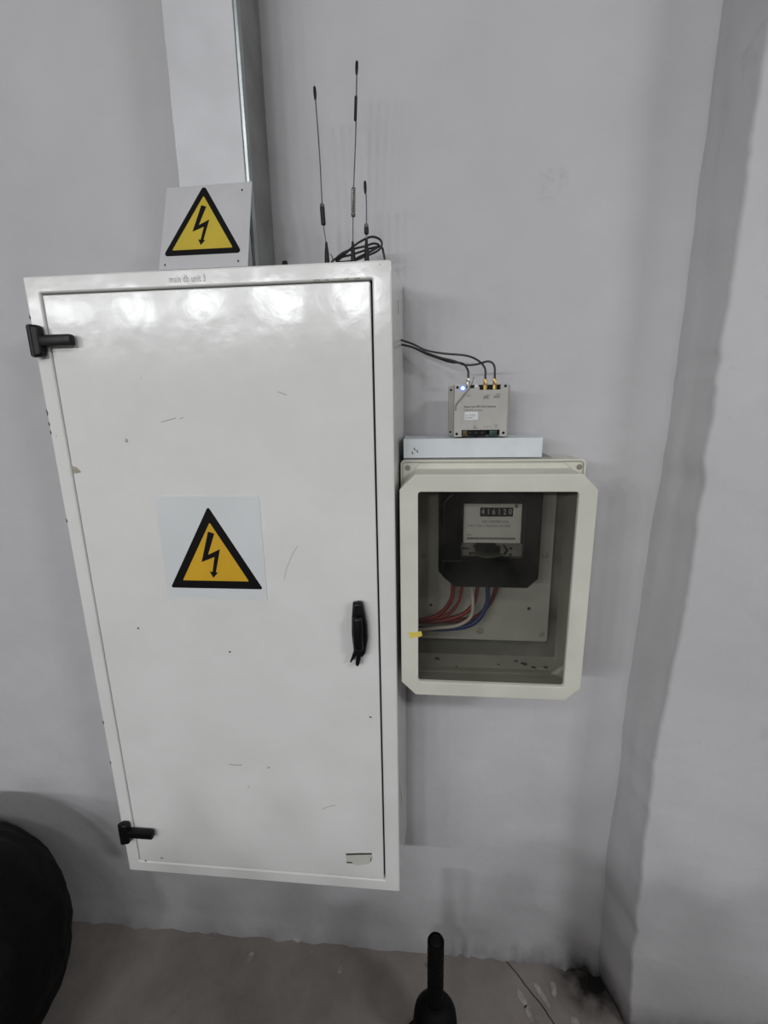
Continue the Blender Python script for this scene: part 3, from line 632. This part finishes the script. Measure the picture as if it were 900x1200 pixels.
text('lettering', 'Meter Link 485 Multi Gateway', .0625, 1.4365, -.0889, .0052, INK, gw, xs=.88)
text('lettering', 'GSM/GPRS terminal', .0625, 1.4305, -.0889, .0044, INKL, gw, xs=.9)
lb = slab('label_sticker', [rect(.0640, .0880, 1.4135, 1.4275, .0015)], -.0890, -.0886, STICKER, gw)
text('label_print', 'A 1 6 0 8', .0655, 1.4215, -.0892, .0052, INKL, lb, xs=.85); text('label_print', 'No 0041 7', .0655, 1.4170, -.0892, .0042, INKL, lb, xs=.85)
for t_, x_, z_ in (('ANT', .1000, 1.4560), ('GSM', .1175, 1.4570), ('RS', .0800, 1.4020), ('485', .0800, 1.3990), ('A  B  G', .0985, 1.4010), ('12V', .1165, 1.4040), ('DC', .1175, 1.4005), ('LED', .0665, 1.4560)):
    text('lettering', t_, x_, z_, -.0889, .0045, INKL, gw)
slab('port_print', [[(.0960, 1.4500), (.1060, 1.4500), (.1050, 1.4550), (.0975, 1.4550)]], -.0888, -.0886, INKL, gw)
slab('port_print', [rect(.1145, .1250, 1.4510, 1.4550)], -.0888, -.0886, INKL, gw)
obj('terminal_block', box(.0615, .0700, -.086, -.078, 1.3840, 1.3940, bev=.0005), mat('ochre_terminal', (.08, .055, .02), .5), gw)
for x_ in (.0720, .0830, .0940): obj('terminal_block', box(x_, x_ + .0095, -.085, -.078, 1.3840, 1.3925, bev=.0005), BLACKP, gw)
obj('terminal_block', box(.1095, .1230, -.087, -.078, 1.3835, 1.3940, bev=.0005), GREENT, gw)
obj('led_lens', lathe((.0597, -.0880, 1.4690), (.0597, -.1, 1.4690), [(0, .0046), (.0010, .0044), (.0018, .0030)], 16), LEDH, gw)
obj('led_core', lathe((.0597, -.0898, 1.4690), (.0597, -.1, 1.4690), [(0, .0028), (.0008, .0020)], 14), LED, gw)
obj('white_plug', cyl((.0845, -.081, 1.462), (.0845, -.081, 1.4745), .0045, .0036, 12, bev=.0006), STICKER, gw)
def connector(x, z0, m, top):
    c_ = obj('coax_connector', lathe((x, -.080, z0), (x, -.080, 2), [(0, .0030), (.0004, .0046), (.007, .0046), (.0075, .0038), (.010, .0038), (.0105, .0042), (.018, .0042), (.019, .0034), (top - z0, .0030)], 8), m, gw)
connector(.0697, 1.4620, NICKEL, 1.4860); connector(.1000, 1.4560, BRASS, 1.4840); connector(.1165, 1.4560, BRASS, 1.4840)
def acable(pts, label):
    tag(obj('antenna_cable', tube(pts, .0019, 8, 8), RUBBER), label, 'cable', 'antenna cables plugged into the gateway')
hole = (-.058, -.030)
acable([(.0697, -.080, 1.4862), (.0690, -.077, 1.500), (.0600, -.062, 1.513), (.0390, -.042, 1.5175), (.0160, -.032, 1.526), (-.006, -.026, 1.535), (-.030, -.022, 1.547), (-.0530, -.018, 1.5535)], 'black antenna cable plugged in left, beside the blue lamp')
acable([(.1000, -.080, 1.4842), (.0985, -.079, 1.503), (.0870, -.070, 1.517), (.0660, -.058, 1.527), (.0270, -.052, 1.532), (-.006, -.044, 1.5395), (-.030, -.038, 1.5515), (-.0530, -.034, 1.560)], 'upper black antenna cable plugged into the middle brass connector')
acable([(.1165, -.080, 1.4842), (.1150, -.079, 1.506), (.1050, -.075, 1.5145), (.0840, -.066, 1.5105), (.0640, -.062, 1.5105), (.0450, -.055, 1.5185), (.0200, -.043, 1.5260), (-.006, -.035, 1.536), (-.030, -.030, 1.5465), (-.0530, -.026, 1.5530)], 'lowest black antenna cable plugged into the right brass connector')
tag(obj('loose_wire', tube([(.0480, -.0890, 1.4300), (.0482, -.0905, 1.4400), (.0560, -.0925, 1.4500), (.0640, -.0930, 1.4600), (.0710, -.0915, 1.4690), (.0765, -.090, 1.4790), (.0790, -.088, 1.4880)], .0007, 6, 6), GREYJ), 'thin grey loose wire crossing the front of the gateway module', 'wire')

# ---------------------------------------------------------------- black bag at the lower left
bag = thing('padded_bag', 'large round black fabric bag on the floor at the lower left, against the wall', 'bag', (-1.13, -.36, 0))
def bag_mesh(c, rx, ry, rz, seed, su=72, sv=48, fold=.012, ex=.80):
    bm = bmesh.new(); V = []
    sg = lambda a, e: math.copysign(abs(a) ** e, a)
    for j in range(sv + 1):
        ph = -math.pi / 2 + math.pi * j / sv; row = []
        for i in range(su):
            th = math.tau * i / su
            n_ = Vector((sg(math.cos(ph), ex) * sg(math.cos(th), ex), sg(math.cos(ph), ex) * sg(math.sin(th), ex), sg(math.sin(ph), ex)))
            f_ = fold * noise.noise(Vector((n_.x * 2 + n_.z * 4, n_.y * 2, n_.z * 1.2 + seed))) + fold * .6 * noise.noise(Vector((n_.x * 7 + n_.z * 5, n_.y * 6, seed * 2)))
            p = Vector((n_.x * (rx + f_), n_.y * (ry + f_), n_.z * (rz + f_)))
            row.append(bm.verts.new(Vector(c) + p))
        V.append(row)
    for j in range(sv):
        for i in range(su):
            bm.faces.new((V[j][i], V[j][(i + 1) % su], V[j + 1][(i + 1) % su], V[j + 1][i]))
    bmesh.ops.remove_doubles(bm, verts=bm.verts[:], dist=.0004)
    for v in bm.verts: v.co.z = max(v.co.z, .002)
    return bm
BC = (-1.165, -.31, .250)
obj('bag_body', bag_mesh(BC, .345, .29, .275, 3.0, ex=.92), BAG, bag, None)
# piping round the rim and a webbing strap across the lower front
obj('piping', tube([(BC[0] + .325 * math.cos(a), BC[1] - .145, BC[2] + .262 * math.sin(a)) for a in [math.tau * k / 28 for k in range(29)]], .006, 8, 3), BAGT, bag)
st = bmesh.new()
for k in range(12):
    pass
pts = [(-.885, -.50, .33), (-.90, -.535, .22), (-.935, -.555, .12), (-.98, -.555, .03)]
obj('strap', tube(pts, .011, 8, 6), BAGT, bag)

# ---------------------------------------------------------------- upright grip at the bottom edge
gp = thing('upright_grip', 'black ribbed upright grip rising from a round black hub, in front of the wall', 'handle', (.018, -.22, 0))
prof = [(.150, .016)]
z = .190
g0 = Vector((.0185, -.22, 0))
prof = [(.185, .0165)]
k = 0
zz = .190
while zz < .345:
    prof += [(zz, .0158), (zz + .004, .0172), (zz + .016, .0174), (zz + .020, .0158)]; zz += .022
prof += [(.350, .0168), (.358, .0160), (.363, .0130), (.3655, .0080), (.3665, .001)]
obj('ribbed_grip', lathe(g0, g0 + Vector((0, 0, 1)), prof, 24), BLACKRUB, gp)
obj('round_hub', lathe(g0, g0 + Vector((0, 0, 1)), [(.085, .018), (.090, .030), (.110, .043), (.135, .0475), (.158, .045), (.174, .036), (.184, .025), (.188, .0175)], 28), BLACKRUB, gp)
obj('stem', lathe(g0, g0 + Vector((0, 0, 1)), [(.012, .018), (.090, .018)], 20), BLACKM, gp)
obj('foot_plate', lathe(g0, g0 + Vector((0, 0, 1)), [(.0005, .085), (.008, .085), (.014, .060), (.020, .024)], 32), BLACKM, gp)
tag(obj('yellow_scrap', box(.004, .010, -.045, -.036, .0002, .012, bev=.001), YTAPE), 'tiny yellow scrap on the floor beside the upright grip', 'scrap')
